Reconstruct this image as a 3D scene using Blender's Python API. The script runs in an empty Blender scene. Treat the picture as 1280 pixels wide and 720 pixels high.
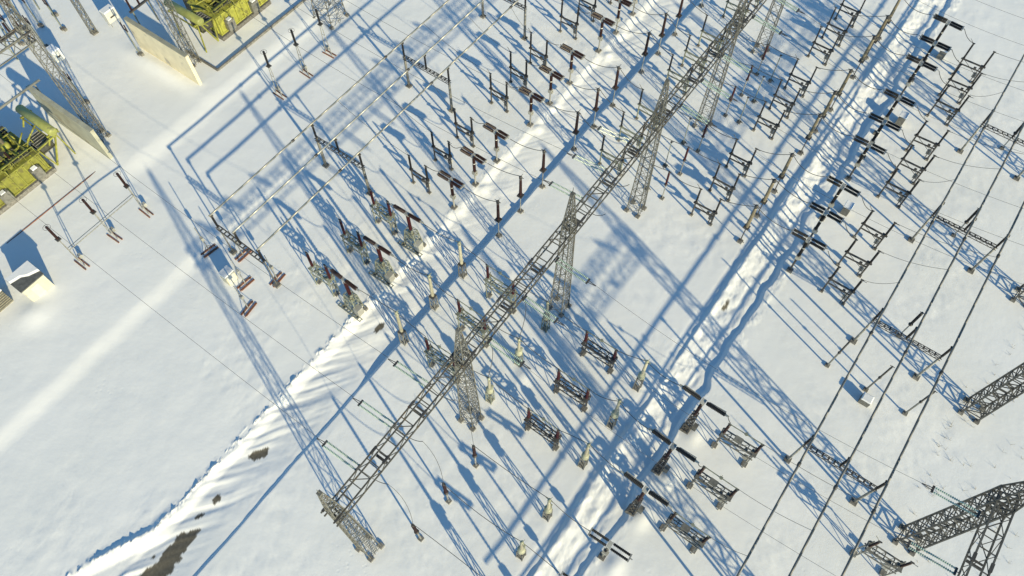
import bpy, math, random
import numpy as np
random.seed(7)
C = bpy.context.scene
COL = C.collection
AZ = math.radians(53.96)
UX, UY = math.cos(AZ), math.sin(AZ)
RZ = math.atan2(-UX, UY)                    # local x = across the rows (t), local y = along the rows (s)
R = math.radians
def P(s, t, z=0.0): return (s*UX + t*UY, s*UY - t*UX, z)

# ------------------------------------------------------------------ materials
def mat(name, col, rough=0.6, metal=0.0, var=0.25, scale=3.0, bump=0.0, bscale=20.0, col2=None, spec=0.5, dirt=None):
    m = bpy.data.materials.new(name); m.use_nodes = True
    nt = m.node_tree; b = nt.nodes['Principled BSDF']
    b.inputs['Roughness'].default_value = rough; b.inputs['Metallic'].default_value = metal
    b.inputs['Specular IOR Level'].default_value = spec
    tc = nt.nodes.new('ShaderNodeTexCoord'); nz = nt.nodes.new('ShaderNodeTexNoise')
    nz.inputs['Scale'].default_value = scale; nz.inputs['Detail'].default_value = 5
    nt.links.new(tc.outputs['Object'], nz.inputs['Vector'])
    rp = nt.nodes.new('ShaderNodeValToRGB')
    c2 = col2 or tuple(c*(1-var) for c in col)
    rp.color_ramp.elements[0].position = .35; rp.color_ramp.elements[1].position = .68
    rp.color_ramp.elements[0].color = (*c2, 1); rp.color_ramp.elements[1].color = (*[min(1, c*(1+var*.5)) for c in col], 1)
    nt.links.new(nz.outputs['Fac'], rp.inputs['Fac'])
    oi = nt.nodes.new('ShaderNodeObjectInfo'); mr = nt.nodes.new('ShaderNodeMapRange'); mr.inputs[3].default_value = .78; mr.inputs[4].default_value = 1.18
    nt.links.new(oi.outputs['Random'], mr.inputs[0]); vm = nt.nodes.new('ShaderNodeVectorMath'); vm.operation = 'SCALE'
    nt.links.new(rp.outputs['Color'], vm.inputs[0]); nt.links.new(mr.outputs[0], vm.inputs['Scale'])
    last = vm.outputs[0]
    if dirt:
        n2 = nt.nodes.new('ShaderNodeTexNoise'); n2.inputs['Scale'].default_value = dirt[1]; n2.inputs['Detail'].default_value = 8
        nt.links.new(tc.outputs['Object'], n2.inputs['Vector'])
        r2 = nt.nodes.new('ShaderNodeValToRGB'); r2.color_ramp.elements[0].position = dirt[2]; r2.color_ramp.elements[1].position = dirt[2]+.08
        nt.links.new(n2.outputs['Fac'], r2.inputs['Fac'])
        mx = nt.nodes.new('ShaderNodeMix'); mx.data_type = 'RGBA'
        nt.links.new(r2.outputs['Color'], mx.inputs[0]); nt.links.new(last, mx.inputs[6]); mx.inputs[7].default_value = (*dirt[0], 1)
        last = mx.outputs[2]
    nt.links.new(last, b.inputs['Base Color'])
    if bump:
        n3 = nt.nodes.new('ShaderNodeTexNoise'); n3.inputs['Scale'].default_value = bscale; n3.inputs['Detail'].default_value = 6
        nt.links.new(tc.outputs['Object'], n3.inputs['Vector'])
        bp = nt.nodes.new('ShaderNodeBump'); bp.inputs['Strength'].default_value = bump; bp.inputs['Distance'].default_value = .05
        nt.links.new(n3.outputs['Fac'], bp.inputs['Height']); nt.links.new(bp.outputs['Normal'], b.inputs['Normal'])
    return m
M = {}
M['galv']   = mat('galvanised_steel', (.34,.34,.31), .5, .15, .35, 4, dirt=((.20,.16,.10),1.3,.62))
M['lattice']= mat('weathered_lattice_steel', (.165,.165,.145), .6, .05, .35, 2, dirt=((.14,.10,.06),1.7,.6))
M['latdark'] = mat('dark_lattice_steel', (.115,.112,.098), .6, .05, .4, 2, dirt=((.16,.12,.07),1.1,.6))
M['latbacklit'] = mat('backlit_tower_steel', (.085,.085,.078), .6, .05, .35, 2)  # right edge steel seen with the sun behind; that shade is in the colour
M['dark']   = mat('dark_painted_steel', (.075,.073,.07), .55, .1, .35, 3, dirt=((.10,.06,.035),2.1,.64))
M['steel']  = mat('grey_painted_steel', (.20,.20,.18), .55, .1, .3, 3, dirt=((.13,.09,.05),2.3,.66))
M['green']  = mat('grey_green_steel', (.25,.27,.21), .6, .05, .3, 3, dirt=((.14,.11,.07),1.9,.6))
M['brown']  = mat('brown_glazed_porcelain', (.034,.013,.010), .45, 0, .3, 5)
M['red']    = mat('red_brown_porcelain', (.058,.014,.014), .3, 0, .3, 5)
M['black']  = mat('black_silicone', (.016,.015,.015), .5, 0, .3, 5)
M['cream']  = mat('cream_porcelain', (.47,.45,.34), .4, 0, .2, 4, dirt=((.35,.31,.2),3,.66))
M['celadon'] = mat('pale_green_enamel', (.40,.41,.29), .45, 0, .25, 4, dirt=((.24,.22,.15),3,.62))
M['tan']    = mat('tan_porcelain', (.24,.21,.145), .45, 0, .3, 4)
M['glass']  = mat('green_insulator_glass', (.42,.53,.45), .2, 0, .2, 6)
M['alu']    = mat('aluminium_tube', (.44,.43,.38), .42, .35, .15, 2)
M['tubed']  = mat('backlit_dark_tube', (.21,.21,.20), .5, .25, .2, 2)  # right pipes: their darkness against the sun is painted into the colour
M['wire']   = mat('stranded_wire', (.10,.10,.095), .55, .3, .2, 2)
M['wood']   = mat('brown_timber', (.23,.10,.06), .8, 0, .4, 6, dirt=((.45,.42,.4),3,.66))
M['rust']   = mat('rusty_red_pipe', (.24,.10,.055), .8, 0, .45, 2, dirt=((.62,.40,.22),.9,.62))
M['conc']   = mat('pale_concrete', (.37,.37,.29), .85, 0, .16, .8, .3, 6, dirt=((.34,.31,.22),.7,.60))
M['beige']  = mat('beige_render', (.72,.65,.46), .85, 0, .10, .9, .3, 6, dirt=((.44,.41,.33),.5,.6))
M['foot']   = mat('foundation_concrete', (.20,.195,.18), .9, 0, .4, 4)
M['white']  = mat('white_enamel', (.72,.72,.66), .45, 0, .08, 2, dirt=((.5,.46,.36),2,.7))
M['greybox']= mat('grey_cabinet_enamel', (.40,.40,.36), .5, 0, .15, 2, dirt=((.25,.2,.13),2,.68))
M['yellow'] = mat('yellow_olive_paint', (.30,.31,.055), .6, 0, .35, 1.2, dirt=((.15,.145,.04),1.7,.55))
M['olive']  = mat('faded_olive_paint', (.29,.31,.09), .5, 0, .22, 1.0, dirt=((.22,.22,.10),1.4,.6))
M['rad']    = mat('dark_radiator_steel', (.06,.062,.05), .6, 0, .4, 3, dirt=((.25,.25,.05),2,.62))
M['shed']   = mat('shed_render', (.66,.64,.52), .85, 0, .1, 1.5, dirt=((.45,.40,.28),1.4,.64))
M['weed']   = mat('dry_stalks', (.30,.24,.13), .8, 0, .4, 4)
M['felt']   = mat('dark_roof_felt', (.11,.115,.11), .85, 0, .3, 3)
M['slat']   = mat('weathered_boards', (.30,.28,.20), .8, 0, .35, 4)
M['snowcap']= mat('clean_snow', (.86,.88,.90), .8, 0, .02, 1, .3, 4, spec=.2)

def snow_material(name, road=False):
    m = bpy.data.materials.new(name); m.use_nodes = True; nt = m.node_tree; b = nt.nodes['Principled BSDF']
    b.inputs['Roughness'].default_value = .75; b.inputs['Specular IOR Level'].default_value = .15
    tc = nt.nodes.new('ShaderNodeTexCoord')
    n = nt.nodes.new('ShaderNodeTexNoise'); n.inputs['Scale'].default_value = .09; n.inputs['Detail'].default_value = 7
    nt.links.new(tc.outputs['Object'], n.inputs['Vector'])
    rp = nt.nodes.new('ShaderNodeValToRGB'); rp.color_ramp.elements[0].position = .3; rp.color_ramp.elements[1].position = .7
    rp.color_ramp.elements[0].color = (.82,.835,.825,1); rp.color_ramp.elements[1].color = (.88,.89,.885,1)
    nt.links.new(n.outputs['Fac'], rp.inputs['Fac'])
    last = rp.outputs['Color']
    if road:
        at = nt.nodes.new('ShaderNodeAttribute'); at.attribute_name = 'bare'
        n4 = nt.nodes.new('ShaderNodeTexNoise'); n4.inputs['Scale'].default_value = 3.5; n4.inputs['Detail'].default_value = 8
        nt.links.new(tc.outputs['Object'], n4.inputs['Vector'])
        r4 = nt.nodes.new('ShaderNodeValToRGB'); r4.color_ramp.elements[0].color = (.07,.063,.048,1); r4.color_ramp.elements[1].color = (.19,.175,.14,1)
        nt.links.new(n4.outputs['Fac'], r4.inputs['Fac'])
        mx = nt.nodes.new('ShaderNodeMix'); mx.data_type = 'RGBA'
        nt.links.new(at.outputs['Fac'], mx.inputs[0]); nt.links.new(last, mx.inputs[6]); nt.links.new(r4.outputs['Color'], mx.inputs[7])
        last = mx.outputs[2]
    nt.links.new(last, b.inputs['Base Color'])
    h1 = nt.nodes.new('ShaderNodeTexNoise'); h1.inputs['Scale'].default_value = 1.3; h1.inputs['Detail'].default_value = 9; h1.inputs['Roughness'].default_value = .6
    nt.links.new(tc.outputs['Object'], h1.inputs['Vector'])
    vo = nt.nodes.new('ShaderNodeTexVoronoi'); vo.inputs['Scale'].default_value = 1.7; vo.inputs['Randomness'].default_value = 1
    nt.links.new(tc.outputs['Object'], vo.inputs['Vector'])
    vr = nt.nodes.new('ShaderNodeMapRange'); vr.inputs[1].default_value = .10; vr.inputs[2].default_value = .30; vr.interpolation_type = 'SMOOTHSTEP'
    nt.links.new(vo.outputs['Distance'], vr.inputs[0])
    mk = nt.nodes.new('ShaderNodeTexNoise'); mk.inputs['Scale'].default_value = .16; mk.inputs['Detail'].default_value = 3
    nt.links.new(tc.outputs['Object'], mk.inputs['Vector'])
    mk2 = nt.nodes.new('ShaderNodeMapRange'); mk2.inputs[1].default_value = .56; mk2.inputs[2].default_value = .66
    nt.links.new(mk.outputs['Fac'], mk2.inputs[0])
    pm = nt.nodes.new('ShaderNodeMath'); pm.operation = 'MULTIPLY'; nt.links.new(vr.outputs[0], pm.inputs[0]); nt.links.new(mk2.outputs[0], pm.inputs[1])
    sm = nt.nodes.new('ShaderNodeMath'); sm.operation = 'MULTIPLY_ADD'; sm.inputs[1].default_value = .35
    nt.links.new(pm.outputs[0], sm.inputs[0]); nt.links.new(h1.outputs['Fac'], sm.inputs[2])
    bp = nt.nodes.new('ShaderNodeBump'); bp.inputs['Strength'].default_value = .22; bp.inputs['Distance'].default_value = .10
    nt.links.new(sm.outputs[0], bp.inputs['Height']); nt.links.new(bp.outputs['Normal'], b.inputs['Normal'])
    return m
M['snow'] = snow_material('field_snow'); M['road'] = snow_material('road_snow', True)

# ------------------------------------------------------------------ mesh builder
class MB:
    def __init__(self): self.v = []; self.f = []; self.smooth = []
    def _add(self, vs, fs, sm=False):
        o = len(self.v); self.v += [tuple(map(float, p)) for p in vs]
        self.f += [tuple(i+o for i in f) for f in fs]; self.smooth += [sm]*len(fs); return self
    def box(self, c, d, rz=0.0, taper=1.0):
        x, y, z = d[0]/2, d[1]/2, d[2]/2; cs, sn = math.cos(rz), math.sin(rz); vs = []
        for k, zz in ((1, -z), (taper, z)):
            for sx, sy in ((-1,-1),(1,-1),(1,1),(-1,1)):
                a, b2 = sx*x*k, sy*y*k
                vs.append((c[0]+a*cs-b2*sn, c[1]+a*sn+b2*cs, c[2]+zz))
        return self._add(vs, [(3,2,1,0),(4,5,6,7),(0,1,5,4),(1,2,6,5),(2,3,7,6),(3,0,4,7)])
    def tube(self, p0, p1, r0, r1=None, n=6, caps=True, sm=None):
        r1 = r0 if r1 is None else r1
        return self.lathe(p0, p1, [(0, r0), (1, r1)], n, caps, (n >= 7) if sm is None else sm)
    def bar(self, p0, p1, r): return self.lathe(p0, p1, [(0, r), (1, r)], 4, True, False)
    def lathe(self, p0, p1, prof, n=8, caps=True, sm=True):
        p0 = np.array(p0, float); p1 = np.array(p1, float); d = p1-p0; L = np.linalg.norm(d)
        if L < 1e-6: return self
        w = d/L; a = np.array((0,0,1.)) if abs(w[2]) < .9 else np.array((1.,0,0))
        u = np.cross(a, w); u /= np.linalg.norm(u); v = np.cross(w, u); vs = []; fs = []
        for k, r in prof:
            for i in range(n):
                an = 2*math.pi*(i+.5)/n
                vs.append(p0+d*k+(u*math.cos(an)+v*math.sin(an))*r)
        for j in range(len(prof)-1):
            for i in range(n):
                i2 = (i+1) % n; fs.append((j*n+i, j*n+i2, (j+1)*n+i2, (j+1)*n+i))
        if caps: fs.append(tuple(range(n))[::-1]); fs.append(tuple((len(prof)-1)*n+i for i in range(n)))
        return self._add(vs, fs, sm)
    def insul(self, p0, p1, r, pitch=.17, n=8, core=.6, taper=1.0):
        L = math.dist(p0, p1); m = max(3, int(L/pitch)); pr = [(0, r*.8), (.02, r*.8)]
        for i in range(m):
            a = .03+.94*i/m; st = .94/m; q = 1+(taper-1)*i/m
            pr += [(a, r*core*q), (a+st*.35, r*core*q), (a+st*.72, r*q), (a+st*.85, r*q)]
        pr += [(.98, r*core*taper), (1, r*.75*taper)]
        return self.lathe(p0, p1, pr, n, True, False)
    def path(self, pts, r, n=5):
        for a, b in zip(pts[:-1], pts[1:]): self.lathe(a, b, [(0, r), (1, r)], n, True, n > 5)
        return self
    def mesh(self, name, m):
        me = bpy.data.meshes.new(name); me.from_pydata(self.v, [], self.f); me.materials.append(m)
        me.polygons.foreach_set('use_smooth', self.smooth); me.update(); return me
    def build(self, name, m, parent=None):
        o = bpy.data.objects.new(name, self.mesh(name, m)); COL.objects.link(o)
        if parent is not None: o.parent = parent
        return o

def tag(o, label=None, cat=None, group=None, kind=None):
    if label: o['label'] = label
    if cat: o['category'] = cat
    if group: o['group'] = group
    if kind: o['kind'] = kind
    return o
def thing(name, cat, s=0, t=0, z=0, label=None, group=None, rz=0.0):
    o = bpy.data.objects.new(name, None); COL.objects.link(o); o.empty_display_size = .3
    o.location = P(s, t, z); o.rotation_euler = (0, 0, RZ+rz)
    return tag(o, label, cat, group)
KIDS = {}
def copy_tree(o, parent=None):
    c = o.copy(); COL.objects.link(c)
    if parent is not None: c.parent = parent
    for ch in [x for x in o.children]: copy_tree(ch, c)
    return c
ORD = 'first second third fourth fifth sixth seventh eighth ninth tenth eleventh twelfth thirteenth fourteenth fifteenth sixteenth'.split()
def row(proto, spots, noun, where, group, jit=2.2):
    """proto is moved to the first spot, copies go to the others; spots run from the photo's bottom edge upwards"""
    out = []
    for i, (s, t) in enumerate(spots):
        o = proto if i == 0 else copy_tree(proto)
        out.append((o, s, t, i))
    for o, s, t, i in out:
        o.location = P(s+random.uniform(-.06,.06), t+random.uniform(-.06,.06), gz(s, t))
        o.rotation_euler = (R(random.uniform(-.5,.5)) if jit > 1 else 0, R(random.uniform(-.5,.5)) if jit > 1 else 0, RZ+R(random.uniform(-jit, jit)))
        if len(spots) > 1: o['label'] = f'{ORD[i]} {noun} {where}'; o['group'] = group
        else: o['label'] = f'{noun} {where}'
    return out

PH = {-2:(5.6,9.7,13.9), -1:(19.8,24.7,29.5), 0:(36.0,40.1,44.3), 1:(51.1,55.3,59.5), 2:(66.4,70.5,74.8), 3:(81.5,85.7,89.9)}
def phs(*ks): return [s for k in ks for s in PH[k]]

# ------------------------------------------------------------------ ground
def vnoise(x, y, seed=0):
    xi = np.floor(x).astype(np.int64); yi = np.floor(y).astype(np.int64); xf = x-xi; yf = y-yi
    def h(a, b):
        n = (a*374761393 + b*668265263 + seed*1442695041) & 0x7fffffff
        n = ((n ^ (n >> 13))*1274126177) & 0x7fffffff
        return ((n ^ (n >> 16)) & 0xffff)/65535.0
    u = xf*xf*(3-2*xf); v = yf*yf*(3-2*yf)
    return (h(xi,yi)*(1-u)+h(xi+1,yi)*u)*(1-v)+(h(xi,yi+1)*(1-u)+h(xi+1,yi+1)*u)*v-.5
def fbm(x, y, o=4, seed=0):
    r = 0; a = 1.0
    for i in range(o): r = r+a*vnoise(x*2**i, y*2**i, seed+i*17); a *= .5
    return r
def sst(a, b, x):
    k = np.clip((x-a)/(b-a), 0, 1); return k*k*(3-2*k)
def road1_w(s, t):
    tl = -34.05-np.clip(.48*(-8.3-s), 0, 12)+.15*fbm(s/4, s*0+3, 2, 5)+.05*fbm(s/.9, t/.9, 2, 9); tr = -28.45+.12*fbm(s/4, s*0+8, 3, 11)
    return sst(tl-.15, tl+.95, t)*(1-sst(tr-.25, tr+.1, t))
def road2_w(s, t):
    tl = -4.9+.2*fbm(s/4, s*0+5, 3, 21); tr = -.75+.9*fbm(s/4.5, s*0+2, 3, 25)+.14*fbm(s/1.2, t/1.2, 2, 27)
    return sst(tl-.8, tl+1.6, t)*(1-sst(tr-.35, tr+.15, t))
def height(s, t):
    near = (1-sst(70, 160, np.abs(s-45)))*(1-sst(45, 110, np.abs(t+35)))
    h = .10*fbm(s/14, t/14, 4, 1)+.035*fbm(s/2.4, t/2.4, 3, 2)*near+.05*fbm(s/1.5, t/1.2, 3, 3)*near*sst(-48, -42, t)*sst(-.05, .25, fbm(s/7, t/6, 2, 8))
    deep = .16+.30*sst(13, 17, s)
    edge_r = sst(-32, -28.5, t)
    h = h-road1_w(s, t)*(.32+(deep-.32)*edge_r)*near
    lum = np.clip(fbm(s/.45, t/.4, 4, 33)+.10, 0, 1)*np.exp(-((t+34.4+np.clip(.48*(-8.3-s), 0, 12))/.28)**2)*(1-.75*sst(20, 30, s))
    h = h+.34*lum*near
    drift = sst(-3.5, -8, s)*np.exp(-((t+34.5+np.clip(.48*(-8.3-s), 0, 12))/.42)**2)*(.22+.3*fbm(s/1.3, t/1.5, 4, 44))*sst(-15, -11, s); h = h+np.clip(drift, 0, 1)*near
    h = h-road2_w(s, t)*(.33+.2*fbm(s/6,t*0+1,2,58))*near
    lum2 = np.clip(fbm(s/1.1, t/.8, 3, 53)+.1, 0, 1)*np.exp(-((t+.2)/.6)**2); h = h+.16*lum2*near
    for k, (sm, tm) in enumerate(((19.0,.9),(23.6,1.0),(28.7,1.0),(5.6,1.2),(9.7,1.3),(13.9,1.2),(24.0,-15.9))):
        h = h+(.26+.1*math.sin(k*1.9))*np.exp(-(((s-sm)/1.1)**2+((t-tm)/.8)**2))
    h = h+.25*(1-sst(-54.1, -51.7, t))*(1-sst(24, 40, s))*near
    h = h+.35*(1-sst(-69.5, -66.2, t))*sst(14, 20, s)*(1-sst(52, 60, s))*near
    q = t+4.3+.3*fbm(s/6, t*0+9, 2, 85)
    h = h+np.clip(.30+.2*fbm(s/5, t*0+4, 2, 81)+.16*fbm(s/.9, t/.9, 2, 83), .05, 1)*np.where(q < 0, np.exp(-(q/.3)**2), np.exp(-(q/1.7)**2))*near
    # wind blown snow piled along the firewall and the small hut
    h = h+.5*np.exp(-(((s-30.6)/1.0)**2+((t+78)/5.0)**2))+.35*np.exp(-(((s+.6)/1.6)**2+((t+61.6)/1.6)**2))
    for k, sm in enumerate((36.0,40.1,44.3,51.1,55.3,59.5,66.4,70.5,74.8)):
        h = h+(.26+.12*math.sin(k*2.3))*np.exp(-(((s-sm-.1)/.75)**2+((t+33.3+.2*math.cos(k*1.7))/.55)**2))
    return h
def rip(s, t):
    a = s*.82+t*.57; b = -s*.57+t*.82
    w = .8*fbm(s/5.1+3.3, t/3.7, 2, 66)
    return fbm(b/.95+w, a/10.0+w*.3, 2, 61)+.22*fbm(b/.31+w*2, a/4.0, 1, 67)
def surf(s, t):
    e = sst(-34.3, -33.7, t)*(1-sst(-30.2, -29.1, t))
    h = height(s, t)+e*(.30*rip(s, t)*(1-.6*sst(16, 26, s))*(1-.75*sst(-33, -30, t)))
    e2 = sst(-4.6, -3.6, t)*(1-sst(-1.8, -.9, t))
    return h+e2*.17*fbm(s/1.3, t/.9, 3, 63)
def strip(name, ss, tt, m, attr=None):
    S, T = np.meshgrid(ss, tt, indexing='ij'); Hh = surf(S, T); d = .06
    hs = (surf(S+d, T)-surf(S-d, T))/(2*d); ht = (surf(S, T+d)-surf(S, T-d))/(2*d)
    co = np.stack([S*UX+T*UY, S*UY-T*UX, Hh], -1).reshape(-1, 3)
    gx, gy = hs*UX+ht*UY, hs*UY-ht*UX
    nn = np.stack([-gx, -gy, np.ones_like(gx)], -1).reshape(-1, 3); nn /= np.linalg.norm(nn, axis=1)[:, None]
    ns, ntt = len(ss), len(tt); i = np.arange(ns-1)[:, None]*ntt+np.arange(ntt-1)[None, :]
    q = np.stack([i, i+ntt, i+ntt+1, i+1], -1).reshape(-1, 4)
    a, b, c = co[q[0][0]], co[q[0][1]], co[q[0][2]]
    if np.cross(b-a, c-a)[2] < 0: q = q[:, ::-1]
    me = bpy.data.meshes.new(name); nv = len(co); nf = len(q)
    me.vertices.add(nv); me.vertices.foreach_set('co', co.astype(np.float32).ravel())
    me.loops.add(nf*4); me.loops.foreach_set('vertex_index', np.ascontiguousarray(q).astype(np.int32).ravel())
    me.polygons.add(nf); me.polygons.foreach_set('loop_start', np.arange(0, nf*4, 4, dtype=np.int32))
    me.polygons.foreach_set('use_smooth', np.ones(nf, bool)); me.materials.append(m)
    me.update(calc_edges=True); me.normals_split_custom_set_from_vertices(nn.tolist())
    if attr is not None:
        at = me.attributes.new('bare', 'FLOAT', 'POINT'); at.data.foreach_set('value', attr(S, T).astype(np.float32).ravel())
    return me, name
def structure(me_name, label):
    me, name = me_name; o = bpy.data.objects.new(name, me); COL.objects.link(o); return tag(o, label, kind='structure')
def bare1(s, t):
    def blob(s0, t0, rs, rt, an=0.0):
        ds, dt = s-s0, t-t0; c, n = math.cos(an), math.sin(an)
        return 1-np.sqrt(((ds*c+dt*n)/rs)**2+((-ds*n+dt*c)/rt)**2)
    f = np.maximum.reduce([blob(-9.0, -31.6, 4.6, 1.0, .10), blob(-2.9, -32.1, .9, .42, .5), blob(-5.0, -32.2, .8, .28, .5), blob(2.6, -31.9, 1.1, .5, .5), blob(19.6, -31.4, .85, .3, .1)])
    f = f+.65*fbm(s/1.1, t/.6, 3, 71)+.3*fbm(s/.35, t/.35, 2, 75)+.9*np.minimum(-rip(s, t)-.02, .15)
    return sst(.1, .2, f)
def bare2(s, t):
    f = 1-np.sqrt(((s-43.1)/.9)**2+((t+3.3)/.35)**2)+.5*fbm(s/.8, t/.5, 3, 73); return sst(.15, .3, f)
ss = np.concatenate([[-900,-500,-250,-120,-70,-45], np.arange(-30, 115, .3), [130,170,260,500,1000]])
r1 = np.linspace(-34.4, -28.8, 43); r2_ = np.linspace(-4.5, -1.0, 28)
tA = np.concatenate([[-1000,-500,-260,-170,-135], np.arange(-112, -44, .5), np.arange(-43.8, -36.6, .25), np.arange(-36.6, -34.45, .13), [-34.4]])
tB = np.concatenate([[-28.8], np.arange(-28.67, -27.5, .13), np.arange(-27.2, -6.6, .42), np.arange(-6.4, -4.55, .15), [-4.5]])
tC = np.concatenate([[-1.0], np.arange(-.87, 2.0, .13), np.arange(2.3, 36, .45), [50,80,140,300,700]])
structure(strip('snow_field', ss, tA, M['snow']), 'wide snow field left of the rippled road')
ssr = np.concatenate([[-45], np.arange(-30, 115, .15), [130]])
structure(strip('snowy_road', ssr, r1, M['road'], bare1), 'wide rippled snowy road with dark bare patches')
structure(strip('snow_ground', ss, tB, M['snow']), 'snow covered ground beneath the central gantry beam')
structure(strip('service_road', ss, r2_, M['road'], bare2), 'narrow snowy service road between equipment rows')
structure(strip('snow_yard', ss, tC, M['snow']), 'snow covered yard ground at the right side')

def gz(s, t): return float(surf(np.array([[s]], float), np.array([[t]], float))[0, 0])-.03
# ------------------------------------------------------------------ lattice steel
def stations(mb_legs, mb_br, st, r_leg, r_br, X=(1,0,0), Y=(0,1,0), pattern='x', horiz=True):
    """st: [(centre, half x, half y)]; legs go to four separate builders, bracing to one"""
    X = np.array(X, float); Y = np.array(Y, float); co = []
    for c, a, b in st:
        c = np.array(c, float); co.append([c+X*a*sx+Y*b*sy for sx, sy in ((-1,-1),(1,-1),(1,1),(-1,1))])
    for k in range(4):
        for i in range(len(co)-1): mb_legs[k].bar(co[i][k], co[i+1][k], r_leg)
    for i in range(len(co)-1):
        for k in range(4):
            k2 = (k+1) % 4
            if pattern == 'x':
                mb_br.bar(co[i][k], co[i+1][k2], r_br); mb_br.bar(co[i][k2], co[i+1][k], r_br)
            elif pattern == 'z':
                if i % 2: mb_br.bar(co[i][k], co[i+1][k2], r_br)
                else: mb_br.bar(co[i][k2], co[i+1][k], r_br)
            if horiz: mb_br.bar(co[i+1][k], co[i+1][k2], r_br)
    return co
def lerp(a, b, k): return a+(b-a)*k
def make_tower(zb=14.05, zp=20.3, bx=.74, by=.70, tx=.46, ty=.46, n=10, mt='lattice', thick=.82, pat='x'):
    root = thing('lattice_tower', 'lattice tower')
    legs = [MB() for _ in range(4)]; br = MB()
    st = [((0,0,lerp(-.2, zb, i/n)), lerp(bx, tx, i/n), lerp(by, ty, i/n)) for i in range(n+1)]
    stations(legs, br, st, .08*thick, .028*thick*(1.6 if pat == 'z' else 1), pattern=pat)
    st2 = [((0,0,zb), tx, ty), ((0,0,zb+1.35), tx, ty)]
    stations(legs, br, st2, .085*thick, .05*thick)
    for l in legs: l.build('leg', M[mt], root)
    br.build('lattice_bracing', M[mt], root)
    pk = MB(); pl = [pk]*4
    m = 5; st3 = [((0,0,lerp(zb+1.35, zp, i/m)), lerp(tx, .12, i/m), lerp(ty, .12, i/m)) for i in range(m+1)]
    stations(pl, pk, st3, .06*thick, .033*thick)
    pk.box((0,0,zp), (.34,.34,.25)); pk.bar((0,0,zp),(0,0,zp+.9),.03)
    pk.build('peak', M[mt], root)
    for sx in (-1,1):
        for sy in (-1,1):
            MB().box((sx*bx, sy*by, .02), (.55,.55,.5), 0, .8).build('foot', M['foot'], root)
    ld = MB()                                                # ladder up one face
    for y in (-.18,.18): ld.bar((bx+.08, y, 0), (tx+.08, y, zb), .022)
    for i in range(40): k = i/40; ld.bar((lerp(bx,tx,k)+.08,-.18,k*zb),(lerp(bx,tx,k)+.08,.18,k*zb),.016)
    ld.build('ladder', M[mt], root)
    return root
tw = make_tower()
TS = [2.3, 17.3, 32.6, 48.0, 63.4, 78.7, 94.0]
row(tw, [(s, -17.5) for s in TS], 'lattice tower from the near end', 'carrying the long central gantry beam', 'towers under the central gantry beam', .3)
def make_beam(L, y0, name='gantry_beam', hw=.62, hz=.56, spans=7, mt='lattice', n_per=14, open_top=False):
    root = thing(name, 'lattice beam')
    chords = [MB() for _ in range(4)]
    for sp in range(spans):
        br = MB(); n = n_per; ya = y0+L*sp/spans; yb = y0+L*(sp+1)/spans
        ys_ = [lerp(ya, yb, i/n) for i in range(n+1)]
        for c_, (sx, sz) in zip(chords, ((-1,-1),(1,-1),(1,1),(-1,1))): c_.bar((sx*hw, ya, sz*hz), (sx*hw, yb, sz*hz), .08)
        for i in range(n):
            a, b = ys_[i], ys_[i+1]
            br.bar((-hw, b, hz), (hw, b, hz), .055)
            if i % 3 == 1: br.bar((-hw, b, -hz), (hw, b, -hz), .045)
            for sx in (-1, 1):
                z0, z1 = (-hz, hz) if i % 2 else (hz, -hz)
                br.bar((sx*hw, a, z0), (sx*hw, b, z1), .034)
            if open_top: br.bar((-hw, a, hz), (hw, b, hz), .04); br.bar((hw if i % 2 else -hw, a, -hz), (-hw if i % 2 else hw, b, -hz), .04)
            elif i % 5 == 3: br.bar((-hw, a, hz), (hw, b, hz), .045)
        br.build('lattice_bracing', M[mt], root)
        for yy in (ya+.5, lerp(ya, yb, .36), lerp(ya, yb, .64), yb-.5):
            pm = MB(); pm.box((-hw, yy, hz), (.2,.7,.16)); pm.box((hw, yy, hz), (.2,.7,.16)); pm.box((0, yy, -hz), (2*hw-.2,.22,.1)); pm.box((0,yy+.35,-hz),(2*hw-.2,.16,.1))
            pm.build('hanger_plate', M['dark'], root)
    for c in chords: c.build('chord', M[mt], root)
    return root
bm = make_beam(112, 0, mt='latdark', n_per=16); bm.location = P(1.5, -17.6, 14.7); bm.rotation_euler = (0,0,RZ)
tag(bm, 'long lattice gantry beam running diagonally across the yard on seven towers')

# towers and beam stubs at the right edge and the top left
tr = make_tower(14.6, 21.5, .8, .8, .68, .68, 13, 'latbacklit', 1.15, 'z')
row(tr, [(16.2, 21.4), (31.5, 21.5), (46.9, 21.9), (62.4, 21.9), (77.8, 22.2)], 'lattice tower from the lower right corner', 'at the right edge of the yard', 'towers at the right edge', .3)
b2 = make_beam(15.6, -15.4, 'gantry_beam', .62, .6, 1, 'latbacklit', 10, True); b2.location = P(31.5, 21.5, 15.3); b2.rotation_euler = (0,0,RZ)
tag(b2, 'lattice gantry beam leaving the lower right corner tower towards the bottom edge')
b3 = make_beam(46, 0, 'gantry_beam', .62, .6, 3, 'latbacklit', 9, True); b3.location = P(46.5, 21.9, 15.3); b3.rotation_euler = (0,0,RZ)
tag(b3, 'lattice gantry beam reaching from the right edge tower towards the far end')
tl = make_tower(15.8, 21.5, .6, .6, .48, .48, 13, 'lattice', .75)
row(tl, [(19.0, -74.6), (34.0, -75.0)], 'tapered lattice tower from the left', 'beside a firewall of the transformer yard', 'towers in the transformer yard', .3)
b4 = make_beam(30, -30, 'gantry_beam', .75, .6, 2, 'lattice', 16); b4.location = P(19.3, -74.6, 16.4); b4.rotation_euler = (0,0,RZ)
tag(b4, 'lattice gantry beam over the yellow transformer at the left edge')
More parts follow.
